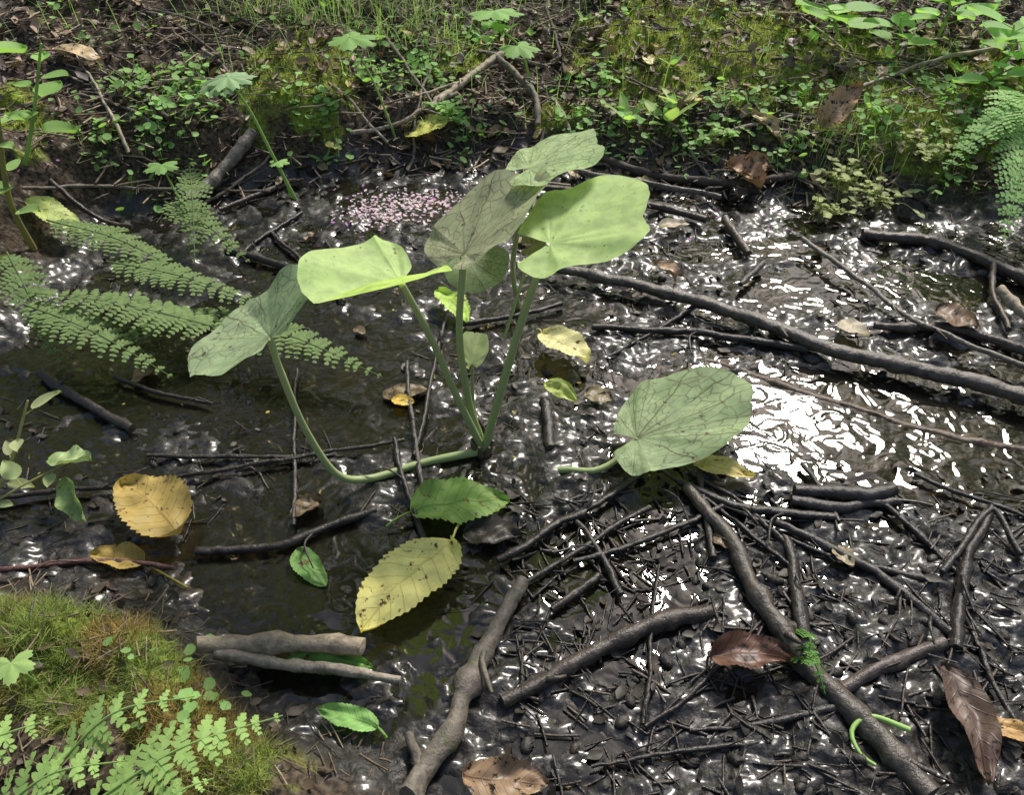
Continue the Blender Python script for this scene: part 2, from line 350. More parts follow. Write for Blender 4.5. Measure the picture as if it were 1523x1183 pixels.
ST=[('fallen_branch',[(46,1223),(273,1124),(450,1013),(501,970),(647,914),(775,850)],.011,.016,(.085,.07,.057),M_wet,.014,6,2),
('stick',[(130,1048),(302,1030),(464,987)],.006,.008,dk,M_wet,.006,2,1),
('stick',[(539,1308),(611,1143),(656,1048),(793,922)],.006,.005,gr,M_wet,.016,2,2),
('stick',[(660,1332),(798,1296),(912,1168)],.012,.013,db,M_wet,.008,4,1),
('stick',[(862,1228),(816,1124),(796,1030)],.007,.006,db,M_wet,.012,2,0),
('stick',[(824,1133),(845,1030)],.010,.010,pl,M_dry,.02,1,0),
('stick',[(590,1048),(718,1039),(816,970)],.008,.011,db,M_wet,.006,3,1),
('stick',[(304,979),(440,899),(607,813),(724,780)],.010,.011,(.08,.05,.028),M_wet,-.012,3,0),
('fallen_branch',[(227,700),(267,612),(284,526),(316,442),(345,397),(393,308)],.009,.015,(.075,.062,.05),M_wet,.006,7,2),
('stick',[(340,623),(333,563),(321,491)],.008,.010,dk,M_wet,.002,2,0),
('stick',[(328,644),(397,592),(450,535),(485,487)],.006,.007,dk,M_wet,.006,3,2),
('stick',[(608,666),(556,602),(512,526),(480,466)],.006,.009,dk,M_wet,.008,3,1),
('stick',[(507,563),(606,660),(606,587)],.005,.005,dk,M_wet,.012,2,0),
('stick',[(367,694),(435,688),(495,696)],.012,.012,dk,M_wet,.004,3,0),
('stick',[(360,680),(420,668),(500,678)],.009,.008,dk,M_wet,.002,3,0),
('stick',[(-17,582),(84,660),(178,730)],.006,.006,dk,M_wet,.006,3,1),
('fallen_branch',[(11,553),(-23,483),(-50,413),(-74,349),(-100,308)],.010,.012,(.14,.12,.095),M_mb,.008,5,1),
('stick',[(-8,406),(71,450),(141,488),(220,510)],.009,.012,(.06,.048,.04),M_wet,.002,4,1),
('stick',[(45,517),(102,563)],.005,.005,dk,M_wet,.004,1,0),
('dry_stick',[(-335,455),(-257,465),(-199,462),(-162,461)],.012,.0125,(.29,.24,.175),M_dry,.02,4,0),
('dry_stick',[(-314,451),(-220,440),(-118,423)],.0085,.006,(.28,.24,.19),M_dry,.018,3,0),
('stick',[(-164,787),(-143,713),(-107,610)],.004,.005,dk,M_wet,.008,2,1),
('stick',[(-640,558),(-514,580),(-398,574)],.004,.004,(.12,.06,.05),M_wet,.008,2,1),
('stick',[(-678,680),(-496,707),(-380,735),(-151,788)],.004,.0035,dk,M_wet,.006,2,3),
('stick',[(-498,760),(-376,755),(-240,760)],.004,.003,dk,M_wet,.004,2,2),
('stick',[(-386,602),(-282,612),(-173,667)],.007,.006,dk,M_wet,.002,2,1),
('stick',[(-719,931),(-622,869),(-535,814)],.008,.008,dk,M_wet,.004,3,1),
('stick',[(-524,1286),(-374,1217),(-276,1200)],.008,.008,dk,M_wet,.004,3,1),
('fallen_branch',[(-529,1590),(-594,1505),(-640,1445)],.014,.016,(.15,.13,.11),M_wet,.02,4,0),
('stick',[(-898,1357),(-802,1430),(-653,1475)],.0045,.004,gr,M_dry,.01,2,2),
('stick',[(-578,1432),(-502,1514),(-445,1543)],.006,.006,db,M_wet,.006,2,1),
('stick',[(-180,1737),(-66,1918),(0,1980)],.009,.012,pl,M_dry,.01,3,2),
('stick',[(-34,1945),(44,1808),(57,1705)],.009,.008,gr,M_dry,.015,3,2),
('stick',[(159,1650),(282,1566),(443,1520),(578,1519)],.009,.010,db,M_dry,.012,4,4),
('stick',[(0,1520),(188,1475),(374,1380)],.008,.009,db,M_wet,.014,4,3),
('stick',[(90,1600),(260,1530),(420,1470)],.007,.007,(.13,.11,.085),M_wet,.016,3,3),
('stick',[(739,1714),(923,1802),(1100,1850)],.005,.006,pl,M_dry,.03,2,1),
('stick',[(412,1393),(429,1265)],.010,.009,db,M_wet,.008,2,0),
('stick',[(451,1228),(396,1166)],.006,.006,dk,M_wet,.008,1,0),
('stick',[(50,869),(50,773)],.010,.008,dk,M_wet,.004,2,0),
('stick',[(345,420),(472,474)],.009,.009,(.10,.08,.07),M_wet,.006,2,0),
('stick',[(220,711),(291,666),(406,649)],.006,.007,dk,M_wet,.004,2,2),
('stick',[(-99,369),(-87,308)],.006,.006,(.15,.13,.10),M_dry,.012,2,0),
('stick',[(-351,1661),(-237,1691),(-124,1804)],.006,.005,pl,M_dry,.012,2,3),
('stick',[(-868,1394),(-723,1356)],.006,.005,db,M_wet,.012,2,1)]
for s in ST: stick(*s)
random.seed(21)
for q in range(70): # smaller sticks crossing the mud and the bank
    if q<18: x,y=random.uniform(.0,.62),random.uniform(.33,.72)
    elif q<28: x,y=random.uniform(-.6,.3),random.uniform(.65,1.4)
    else: x,y=random.uniform(-.9,1.0),random.uniform(1.5,2.05)
    an=random.gauss(2.5,.7); L=random.uniform(.05,.11)*(1 if q<18 else 1.5); c=dk if q<28 else random.choice([db,gr,pl])
    stick('stick',[(1000*(x-L*math.cos(an)),1000*(y-L*math.sin(an))),(1000*x,1000*y+random.uniform(-12,12)),(1000*(x+L*math.cos(an)),1000*(y+L*math.sin(an)))],random.uniform(.003,.006),random.uniform(.002,.005),c,M_wet if q<28 else M_dry,.004 if q<28 else .01,2,random.choice([0,1,2]))
# ------------------------------------------------------------------ fallen leaves
def fleaf(name,base,tip,hw,col,mat=None,stalk=None,serr=.05,curl=.2,arch=.1,h=.012,h1=None,roll=0.,seed=0,pw=.75,z0=None,ntooth=16,tw=0.):
    mb=MB(); b=np.array(base)/1000.; t=np.array(tip)/1000.; L=np.linalg.norm(t-b); n,m=57,11
    gb=gz(*b) if z0 is None else z0[0]; gt=gz(*t) if z0 is None else z0[1]
    B=np.array([b[0],b[1],gb+h]); Tt=np.array([t[0],t[1],gt+(h if h1 is None else h1)])
    a=Tt-B; lat=np.array([-a[1],a[0],0]);lat/=np.linalg.norm(lat)+1e-9; nrm=np.cross(a,lat);nrm/=np.linalg.norm(nrm); 
    if nrm[2]<0: nrm=-nrm
    lat2=lat*math.cos(roll)+nrm*math.sin(roll); nrm2=nrm*math.cos(roll)-lat*math.sin(roll)
    T=np.linspace(0,1,n); S=np.linspace(-1,1,m); TT,SS=np.meshgrid(T,S,indexing='ij')
    w=hw*np.sin(np.pi*TT**pw)**.62; w=np.nan_to_num(w)
    w=w*(1+serr*(((TT*ntooth)%1)-.5)*2*np.abs(SS)**6+.06*pn(TT*4+seed,SS*0,seed))
    bend=.05*L*np.sin(TT*math.pi+seed)
    dz=curl*hw*(SS**2)*(.6+.6*pn(TT*3,SS*0+seed,seed+1))+arch*L*np.sin(TT*math.pi)*(.5)+.06*L*pn(TT*4+seed,SS*1.5+seed,seed+2)+tw*SS*hw*TT
    V=B+TT[...,None]*a+(SS*w+bend)[...,None]*lat2+dz[...,None]*nrm2
    i=np.arange(n-1)[:,None]*m;j=np.arange(m-1)[None];F=np.stack([i+j,i+j+1,i+m+j+1,i+m+j],-1).reshape(-1,4)
    C=np.array(col)[None,None]*(1+.25*pn(TT*3+seed,SS*1.2,seed+5))[...,None]
    mb.add(V.reshape(-1,3),F,C.reshape(-1,3),np.stack([TT,SS],-1).reshape(-1,2))
    if stalk is not None:
        s=np.array(stalk)/1000.; tube(mb,[(s[0],s[1],gz(*s)+h*.6),tuple((np.array([s[0],s[1],gz(*s)+h])+V[0,5])/2),tuple(V[0,5]),tuple(V[8,5]-nrm2*.001)],.0018,.0012,np.array(col)*.8+np.array((.05,.08,.01)),6,.01)
    return mb.build(name,[mat or M_fall])
ye=(.88,.82,.30);yo=(.55,.38,.10);gn=(.18,.36,.08);tn=(.48,.40,.28);yg=(.50,.60,.18)
fleaf('green_elm_leaf',(-127,652),(-4,679),.037,(.22,.36,.09),M_fall,(-157,638),.07,.25,.12,.014,seed=1,ntooth=15)
fleaf('yellow_elm_leaf',(-80,610),(-160,479),.041,ye,M_fall,(-65,644),.06,.25,.10,.016,seed=2,ntooth=18)
fleaf('yellow_birch_leaf',(-403,612),(-500,690),.042,(.46,.34,.11),M_fall,None,.06,.4,.1,.026,seed=3,pw=.8)
fleaf('yellow_leaf',(-439,577),(-506,594),.018,(.44,.32,.09),M_fall,(-378,547),.03,.4,.1,.008,seed=4)
fleaf('pale_yellow_leaf',(53,1021),(112,940),.03,(.76,.72,.36),M_fall,(40,1040),.05,.4,.15,.02,seed=5)
fleaf('yellow_leaf',(51,899),(93,852),.014,yg,M_fall,None,.05,.5,.1,.018,seed=6,roll=.5)
fleaf('brown_leaf',(108,887),(148,866),.018,(.24,.20,.12),M_dead,None,.04,.4,.1,.01,seed=7)
fleaf('yellow_leaf',(242,738),(320,719),.018,(.70,.60,.24),M_fall,None,.03,.3,.1,.012,seed=8)
fleaf('orange_leaf',(-176,872),(-142,866),.012,(.70,.50,.12),M_fall,None,.08,.3,.1,.01,seed=9)
fleaf('green_leaf',(-262,608),(-220,552),.016,(.17,.32,.09),M_fall,None,.05,.2,.1,.003,seed=10)
fleaf('green_leaf',(-136,375),(-197,400),.013,(.24,.46,.13),M_fall,(-126,370),.05,.3,.1,.012,seed=11)
fleaf('brown_leaf',(210,454),(302,446),.022,(.13,.065,.04),M_dead,None,.05,.9,.15,.014,seed=12)
fleaf('brown_leaf',(451,439),(447,314),.021,(.13,.085,.065),M_dead,None,.02,.7,.1,.016,seed=13)
fleaf('orange_leaf',(456,375),(530,366),.012,(.48,.29,.10),M_dead,None,.03,.6,.1,.012,seed=14)
fleaf('brown_leaf',(694,1076),(745,1030),.03,(.18,.11,.06),M_dead,None,.03,.4,.1,.014,seed=15)
fleaf('pale_leaf',(533,1057),(569,1021),.020,(.66,.58,.44),M_fall,None,.03,.4,.1,.012,seed=16)
fleaf('pale_leaf',(279,1356),(338,1356),.015,(.70,.60,.46),M_fall,None,.03,.4,.1,.012,seed=17)
fleaf('dry_leaf',(631,1600),(715,1640),.03,(.50,.32,.18),M_dead,None,.04,.9,.2,.01,.07,seed=18,roll=.5)
fleaf('dry_leaf',(505,1674),(565,1597),.018,(.52,.38,.22),M_dead,None,.04,.9,.1,.01,seed=19)
fleaf('yellow_leaf',(-229,1664),(-133,1700),.04,(.7,.7,.18),M_fall,None,.08,.3,.1,.02,seed=20)
fleaf('yellow_leaf',(-875,1310),(-785,1305),.032,yg,M_fall,None,.05,.3,.1,.03,seed=21)
fleaf('green_leaf',(-560,682),(-530,640),.016,(.3,.42,.16),M_fall,None,.03,.8,.1,.05,.012,seed=22,roll=.6)
fleaf('green_leaf',(-585,700),(-535,705),.022,(.38,.50,.24),M_fall,None,.03,.6,.1,.055,seed=23,roll=-.4)
fleaf('brown_leaf',(258,1228),(280,1164),.018,(.34,.24,.16),M_dead,None,.03,.8,.2,.018,seed=24)
fleaf('dry_leaf',(-953,1727),(-853,1713),.025,(.56,.42,.24),M_dead,None,.03,.4,.1,.02,seed=25)
fleaf('green_leaf',(-245,448),(-148,448),.018,(.20,.42,.10),M_fall,None,.03,.2,.1,.010,seed=26)
fleaf('dry_leaf',(440,1550),(505,1490),.035,(.38,.24,.14),M_dead,None,.04,1.,.2,.02,seed=27)
fleaf('dry_leaf',(470,1530),(520,1560),.025,(.40,.26,.16),M_dead,None,.04,1.,.2,.03,seed=29,roll=.6)
fleaf('brown_leaf',(393,604),(403,571),.012,(.36,.3,.19),M_dead,None,.03,.5,.1,.012,seed=28)
fleaf('brown_leaf',(-46,327),(34,312),.020,(.30,.20,.12),M_dead,None,.04,.6,.1,.03,seed=29)
fleaf('brown_leaf',(-60,633),(11,620),.022,(.045,.036,.028),M_dead,None,.04,.3,.1,.008,seed=30)
fleaf('yellow_leaf',(-122,1134),(-74,1044),.022,(.50,.72,.16),M_fall,None,.10,.5,.1,.02,seed=31)
fleaf('yellow_leaf',(-392,1605),(-360,1611),.014,ye,M_fall,None,.03,.4,.1,.03,seed=32)
fleaf('brown_leaf',(-190,880),(-120,905),.018,(.20,.15,.08),M_dead,None,.03,.4,.1,.002,seed=33)
random.seed(5)
for q in range(66):
    x=random.uniform(-1.0,1.1); y=random.uniform(1.5,2.05) if q<52 else random.uniform(.38,1.4)
    an=random.uniform(0,6.28);L=random.uniform(.022,.045)
    c=random.choice([(.24,.16,.09),(.33,.22,.12),(.16,.10,.07),(.50,.39,.24),(.52,.44,.16)]) if q<52 else random.choice([(.14,.10,.06),(.20,.14,.08),(.07,.055,.04)])
    fleaf('dry_leaf',(1000*x,1000*y),(1000*(x+L*math.cos(an)),1000*(y+L*math.sin(an))),L*.35,c,M_dead,None,.04,random.uniform(.3,1),.15,.006 if q>51 else .014,seed=40+q,roll=random.uniform(-.4,.4))
mb=MB(); tube(mb,[(.395,.372,.02),(.360,.385,.022),(.338,.372,.018),(.340,.350,.016),(.352,.340,.014)],.0035,.002,(.36,.58,.16),6,.006); mb.build('green_shoot',[M_stem])
# ------------------------------------------------------------------ ferns
def frond(mb,base,tip,hw,col,arch=.03,seed=0,droop=.25,sp=.0115,ps=.0055):
    r=random.Random(seed); base=np.array(base,float);tip=np.array(tip,float);mid=(base+tip)/2+np.array([r.uniform(-.01,.01),r.uniform(-.01,.01),arch])
    path=smoothpath([base,mid,tip],.006); tube(mb,path,.0018,.0006,np.array(col)*.8,5,raw=True)
    L=len(path); Ln=np.linalg.norm(tip-base); n=max(8,int(Ln/sp))
    for k in range(n):
        t=.06+.92*(k/(n-1)); idx=min(L-2,int(t*(L-1))); p=path[idx]; tan=path[idx+1]-path[max(0,idx-1)];tan/=np.linalg.norm(tan)
        side=np.cross(tan,[0,0,1]);side/=np.linalg.norm(side)+1e-9;up=np.cross(side,tan)
        w=hw*min(1,(t+.10)*2.6)*(1-t)**.75*1.25+.002
        for sg in(-1,1):
            ag=.38+r.uniform(-.06,.06); d=side*sg*math.cos(ag)+tan*math.sin(ag); npn=max(3,int(w/ps)); ax=np.cross(up,d)
            wj=r.uniform(.85,1.1); dr=droop*r.uniform(.4,1.6)
            hw0=min(sp*.22,w*.12); t4=np.linspace(0,1,5); Vp=[]
            for u in t4: 
                q=p+d*w*u*wj-up*w*dr*u*u; Vp+=[q-ax*hw0*(1-u*.9),q+ax*hw0*(1-u*.9)]
            mb.add(Vp,[(2*m_,2*m_+1,2*m_+3,2*m_+2) for m_ in range(4)],np.array(col)*.92)
            for j in range(npn):
                u=(j+.5)/npn; q=p+d*w*u*wj-up*w*dr*u*u
                l=min(sp*.70,w*.30)*(1-u)**.6+.0012; 
                for s2 in(-1,1):
                    e=ax*s2*.92+d*.36; wd=w/npn*.88
                    V=[q-d*wd*.5,q+e*l*.5-d*wd*.52,q+e*l*.9-d*wd*.22,q+e*l+d*wd*.18,q+e*l*.6+d*wd*.48,q+d*wd*.5]
                    V=np.array(V)+up*(r.gauss(0,.0004)+.0003); cc=np.array(col)*r.uniform(.85,1.15); mb.add(V,[(0,1,4,5),(1,2,3,4)],cc)
def fern(name,fr,col,sd=1,sp=.0115,ps=.0055):
    e=MB()
    for k,f in enumerate(fr): frond(e,f[0],f[1],f[2],f[3] if len(f)>3 else col,seed=sd*7+k*3+1,arch=.02,sp=sp,ps=ps)
    return e.build(name,[M_fern],smooth=False)
fern('fern',[((-.395,.295,.10),(-.280,.350,.13),.030),((-.350,.262,.11),(-.200,.335,.125),.038),((-.47,.262,.11),(-.390,.325,.14),.036),((-.42,.245,.12),(-.31,.285,.15),.034),((-.30,.235,.12),(-.24,.275,.14),.02)],(.36,.52,.17),1,.0150,.0058)
fern('fern',[((-.43,.985,.05),(-.775,1.03,.095),.050),((-.46,1.0,.06),(-.19,.895,.035),.045),((-.62,1.30,.10),(-.45,1.18,.05),.040),((-.60,1.40,.12),(-.53,1.15,.07),.035),
 ((-.78,1.2,.12),(-.50,1.10,.05),.045),((-.74,1.0,.09),(-.50,.90,.03),.045),((-.45,1.05,.04),(-.62,.95,.04),.04),((-.80,1.1,.12),(-.68,.93,.03),.04),((-.66,1.12,.09),(-.36,1.04,.04),.04)],(.21,.29,.115),2,.016,.0065)
fern('fern',[((.97,1.52,.19),(.85,1.215,.07),.058),((1.0,1.5,.22),(.777,1.35,.137),.045),((1.02,1.5,.21),(.93,1.22,.10),.055),((1.06,1.55,.22),(1.02,1.3,.13),.05),((.98,1.55,.2),(.86,1.42,.2),.045)],(.38,.58,.22),3,.016,.0065)
fern('fern_sprig',[((.317,.485,.02),(.307,.435,.035),.010),((.312,.465,.02),(.326,.43,.03),.008),((.30,.45,.02),(.318,.405,.03),.009)],(.16,.32,.08),4,.008,.004)
# ------------------------------------------------------------------ herbs
def lobed(mb,C,dirv,size,col,lobes=5,tilt=.3,seed=0,depth=.45):
    r=random.Random(seed); dirv=np.array(dirv,float);dirv/=np.linalg.norm(dirv); side=np.cross(dirv,[0,0,1]);side/=np.linalg.norm(side); nrm=np.cross(side,dirv)
    n=lobes*12; th=np.linspace(-2.6,2.6,n)
    O=(1-depth)+depth*np.abs(np.cos(th/5.2*math.pi*lobes))**.7; O=O*(1+.07*np.sin(th*24))*(1-.25*ss(1.2,2.6,np.abs(th)))
    R=np.array([.001,.35,.7,1.])[None]*O[:,None]
    V=np.array(C)+size*(R*np.cos(th)[:,None])[...,None]*dirv+size*(R*np.sin(th)[:,None])[...,None]*side+(size*(-tilt*R**2*.5+.05*np.cos(th*lobes/2.6*3.14)[:,None]*R))[...,None]*nrm
    i=np.arange(n-1)[:,None]*4;j=np.arange(3)[None];F=np.stack([i+j,i+j+1,i+4+j+1,i+4+j],-1).reshape(-1,4)
    mb.add(V.reshape(-1,3),F,np.array(col)*r.uniform(.85,1.15))
def ovate(mb,B,T,hw,col,up=(0,0,1),fold=.2,serr=.06):
    B=np.array(B,float);T=np.array(T,float);a=T-B;side=np.cross(a,up);side/=np.linalg.norm(side)+1e-9;nrm=np.cross(side,a);nrm/=np.linalg.norm(nrm)+1e-9
    t=np.linspace(0,1,19);S=np.linspace(-1,1,5);TT,SS=np.meshgrid(t,S,indexing='ij'); w=hw*np.sin(np.pi*TT**.7)**.8*(1+serr*np.sin(TT*50)*np.abs(SS))
    V=B+TT[...,None]*a+(SS*w)[...,None]*side+(fold*hw*np.abs(SS)-.12*np.linalg.norm(a)*TT**2)[...,None]*nrm
    i=np.arange(18)[:,None]*5;j=np.arange(4)[None];F=np.stack([i+j,i+j+1,i+5+j+1,i+5+j],-1).reshape(-1,4); mb.add(V.reshape(-1,3),F,col)
def gp(x,y,d=0): return (x,y,Hs(x,y)+d)
hc=(.30,.50,.16);sg=(.30,.42,.16)
e=MB(); tube(e,[gp(-.441,1.486),(-.47,1.49,.10),(-.50,1.5,.19),(-.530,1.5,.245)],.004,.002,sg,6)
lobed(e,(-.530,1.5,.245),(-.8,-.4,-.1),.055,(.40,.54,.30),7,.5,1); lobed(e,(-.525,1.5,.247),(.9,-.3,.05),.05,(.40,.56,.30),7,.4,11)
tube(e,[gp(-.45,1.486),(-.455,1.49,.05),(-.46,1.49,.086)],.002,.001,sg,6); lobed(e,(-.46,1.49,.086),(.3,-.9,.0),.022,hc,5,.3,2); e.build('cranesbill_plant',[M_herb])
e=MB(); tube(e,[gp(-.623,1.405),(-.645,1.41,.06),(-.661,1.42,.113)],.003,.0015,sg,6); lobed(e,(-.661,1.42,.113),(.2,-.9,0),.035,hc,5,.3,3); e.build('cranesbill_plant',[M_herb])
e=MB(); tube(e,[gp(-.251,1.67),(-.29,1.70,.16),(-.339,1.75,.237)],.003,.002,sg,6); lobed(e,(-.339,1.75,.237),(.9,-.5,0),.06,hc,5,.3,4)
lobed(e,(-.342,1.75,.237),(-.7,-.7,0),.035,hc,5,.3,5); e.build('cranesbill_plant',[M_herb])
e=MB(); tube(e,[gp(.044,1.861),(.02,1.85,.18),(-.02,1.85,.22),(-.038,1.85,.26)],.003,.002,sg,6); lobed(e,(-.038,1.85,.26),(.3,-.9,.1),.065,hc,5,.3,6); lobed(e,(.013,1.84,.19),(.6,-.8,-.1),.05,hc,5,.4,7)
lobed(e,(-.03,1.85,.235),(-.8,-.5,.1),.04,hc,5,.4,8); e.build('cranesbill_plant',[M_herb])
e=MB(); lobed(e,(-.46,.385,.125),(.3,-.8,0),.022,(.40,.58,.2),5,.3,9); tube(e,[gp(-.455,.39),(-.46,.386,.125)],.0015,.001,sg,5); e.build('cranesbill_plant',[M_herb])
def leafy(name,P,nl,ls,col,stemc=(.16,.20,.07),r=.0035,seed=0,w=.4,t0=.25):
    e=MB();rr=random.Random(seed); pth=smoothpath(P,.01); tube(e,P,r,r*.5,stemc,6)
    for k in range(nl):
        t=t0+(1-t0)*(k+.5)/nl; p=pth[min(len(pth)-1,int(t*(len(pth)-1)))]; an=k*2.4+rr.uniform(-.4,.4); L=ls*rr.uniform(.6,1.15)
        d=np.array([math.cos(an),math.sin(an)*.9,rr.uniform(-.1,.45)]); tube(e,[p,p+d*L*.3],.001,.0008,stemc,5,.01); ovate(e,p+d*L*.3,p+d*L*1.2,L*w,np.array(col)*rr.uniform(.8,1.25),fold=rr.uniform(.1,.5))
    return e.build(name,[M_herb])
leafy('meadowsweet_plant',[gp(-.85,1.238),(-.84,1.22,.15),(-.785,1.2,.30)],7,.045,(.34,.50,.18),(.28,.26,.12),.006,1)
leafy('meadowsweet_plant',[gp(-.908,1.405),(-.85,1.40,.22),(-.79,1.4,.34)],8,.06,(.30,.48,.15),sg,.004,2)
leafy('willowherb_plant',[gp(-.68,.66),(-.64,.70,.05),(-.61,.75,.12)],4,.045,(.46,.50,.26),(.42,.40,.2),.003,3,.22)
leafy('willowherb_plant',[gp(-.70,.64),(-.62,.665,.045),(-.56,.70,.06)],3,.035,(.42,.50,.24),(.42,.40,.2),.002,4,.3)
nc=(.36,.58,.20)
leafy('nettle_plant',[gp(.99,1.95),(.97,1.9,.25),(.92,1.85,.30)],9,.095,nc,sg,.004,5,.38)
leafy('nettle_plant',[gp(.77,1.965),(.73,1.93,.22),(.69,1.9,.26)],7,.09,nc,sg,.004,6,.42)
leafy('nettle_plant',[gp(.88,1.90),(.86,1.86,.20),(.84,1.84,.25)],6,.08,nc,sg,.004,16,.42)
leafy('nettle_plant',[gp(1.06,1.80),(1.06,1.76,.2),(1.02,1.72,.27)],10,.095,nc,sg,.004,7,.42)
leafy('nettle_plant',[gp(1.12,1.75),(1.10,1.72,.15),(1.09,1.68,.24)],9,.08,nc,sg,.004,8,.4)
leafy('bramble_plant',[gp(1.03,1.707),(.98,1.66,.18),(.99,1.62,.22)],7,.06,nc,(.25,.15,.10),.003,9,.4)
def rosette(name,x,y,n,L,w,col,seed):
    e=MB(); rr=random.Random(seed); z=Hs(x,y)
    for k in range(n):
        an=k*6.28/n+rr.uniform(-.4,.4); d=np.array([math.cos(an),math.sin(an),rr.uniform(.5,1.3)]); d/=np.linalg.norm(d); l=L*rr.uniform(.7,1.1); ovate(e,np.array([x,y,z])+d*l*.2,np.array([x,y,z])+d*l,l*w,np.array(col)*rr.uniform(.85,1.2),serr=0)
    e.build(name,[M_herb])
rosette('plantain_plant',.331,1.674,5,.085,.17,(.44,.60,.22),1); rosette('plantain_plant',.25,1.69,4,.075,.16,(.4,.60,.2),2); rosette('plantain_plant',.36,1.72,3,.09,.15,(.46,.58,.26),3); rosette('plantain_plant',-.40,1.60,4,.04,.2,(.3,.50,.16),4)
rs=random.Random(77)
for k in range(26): # seedlings dotted over the bank
    x=rs.uniform(-1.0,1.05); y=shore(x)+rs.uniform(.14,.62); rosette('seedling',x,float(y),rs.choice([3,4,5]),rs.uniform(.02,.04),rs.uniform(.2,.34),(.34,.54,.18),k+50)
def bushlet(name,x,y,R,hgt,n,ls,col,seed):
    e=MB(); rr=random.Random(seed); z=Hs(x,y)
    for k in range(n):
        an=rr.uniform(0,6.28);q=rr.uniform(.2,1)*R; tp=np.array([x+q*math.cos(an),y+q*math.sin(an),z+hgt*rr.uniform(.3,1)]); md=np.array([x+q*.5*math.cos(an),y+q*.5*math.sin(an),z+hgt*.6]); 
        pp=smoothpath([np.array([x,y,z]),md,tp],.006); tube(e,pp,.0011,.0006,(.36,.34,.20),4,raw=True)
        for m_ in range(7):
            p=pp[int(len(pp)*rr.uniform(.3,.99))]; a2=rr.uniform(0,6.28); L=ls*rr.uniform(.6,1.3); ovate(e,p,p+np.array([math.cos(a2),math.sin(a2),rr.uniform(0,.5)])*L,L*.38,np.array(col)*rr.uniform(.7,1.3),serr=0)
    e.build(name,[M_herb])
bc=(.42,.46,.22)
bushlet('chickweed_plant',.654,1.47,.09,.09,18,.015,bc,1); bushlet('chickweed_plant',.60,1.40,.07,.06,10,.013,bc,2); bushlet('chickweed_plant',.82,1.50,.10,.07,16,.015,bc,3); bushlet('chickweed_plant',.72,1.43,.08,.06,12,.014,bc,7)
bushlet('chickweed_plant',-.15,1.72,.06,.05,8,.016,(.32,.52,.16),4); bushlet('chickweed_plant',.46,1.63,.06,.05,8,.014,(.32,.5,.16),5)
# ------------------------------------------------------------------ ground cover
disc=np.array([(0,0,0)]+[(math.cos(a)*(1-.25*(abs(a-math.pi)<.3)),math.sin(a),.14) for a in np.linspace(0,2*math.pi,9)[:-1]]); discF=[(0,k,k%8+1) for k in range(1,9)]
CL=[(-.787,1.677),(-.805,1.515),(-.640,1.633),(-.255,1.946),(-.121,1.715),(.479,1.706),(-.305,1.819),(.245,1.663),(.863,1.501),(.583,1.573),(-.069,2.063),(-.689,1.513),(-.404,1.649),(-.72,1.60),(-.70,1.72),(-.2,1.88),(.74,1.6),(.92,1.58),(.15,1.70),(.38,1.62),(.62,1.72),(.9,1.7),(.2,1.85)]
ps=[];
for a,b_ in CL: 
    q=rng.normal(0,.035,(58,2))+[a,b_]; ps.append(q)
q=np.c_[rng.uniform(-1.3,1.3,1500),rng.uniform(1.55,2.5,1500)]; ps.append(q[fbm(q[:,0]*5,q[:,1]*5,3,55)>.06])
ps.append(rng.normal(0,.02,(16,2))+[-.31,.375]); ps.append(rng.normal(0,.02,(8,2))+[-.34,.42])
ps=np.concatenate(ps); ps=ps[(ps[:,1]>shore(ps[:,0])+.02)|(ps[:,1]<.6)]; n=len(ps)
pos=np.c_[ps,H(ps[:,0],ps[:,1])+rng.uniform(.006,.030,n)]; colr=np.array((.30,.50,.17))[None]*rng.uniform(.6,1.35,(n,1))
g=MB(); scatter(g,disc,discF,pos,rot(rng.uniform(0,6.28,n),rng.normal(0,.35,n),rng.normal(.0,.35,n)),rng.uniform(.004,.010,n)*np.where(pos[:,1]<.6,.75,1),colr)
low=pos.copy();low[:,2]-=.03
T=np.array([(-.0005,0,0),(.0005,0,0),(.0005,0,1),(-.0005,0,1)]); scatter(g,T,[(0,1,2,3)],low,rot(rng.uniform(0,6.28,n),rng.normal(0,.1,n),rng.normal(0,.1,n)),np.c_[np.ones((n,2)),np.full(n,.03)],colr*.7)
g.build('creeping_saxifrage_groundcover',[M_herb])
def blades(mb,P,h,w,lean,col,segs=3,curve=.6,fw=None):
    n=len(P);az=rng.uniform(0,6.28,n);ln=np.abs(rng.normal(0,lean,n)); 
    D=np.c_[np.cos(az)*ln,np.sin(az)*ln,np.ones(n)]
    if fw is not None: D=D+fw
    D/=np.linalg.norm(D,axis=1)[:,None]; S=np.c_[-np.sin(az+rng.normal(0,1,n)),np.cos(az),np.zeros(n)]; S/=np.linalg.norm(S,axis=1)[:,None]
    Vs=[]
    for k in range(segs+1):
        t=k/segs; c=P+D*(h*t)[:,None]; c=c+np.c_[D[:,:2]*(h*curve*t*t)[:,None],-(h*curve*t*t*.5*np.minimum(1,np.hypot(D[:,0],D[:,1])*1.5))]
        ww=(w*(1-t*.85))[:,None]; Vs+=[c-S*ww,c+S*ww]
    V=np.stack(Vs,1); F=np.array([(2*k,2*k+1,2*k+3,2*k+2) for k in range(segs)]); K=2*(segs+1)
    mb.add(V.reshape(-1,3),(F[None]+(np.arange(n)*K)[:,None,None]).reshape(-1,4),np.repeat(col,K,axis=0))
def mosspts(n,x0,x1,y0,y1):
    q=np.c_[rng.uniform(x0,x1,n),rng.uniform(y0,y1,n)]; m=moss_mask(q[:,0],q[:,1])*ss(.02,.05,base_h(q[:,0],q[:,1])); q=q[m>rng.uniform(.2,.9,n)]
    return np.c_[q,H(q[:,0],q[:,1])-.001]
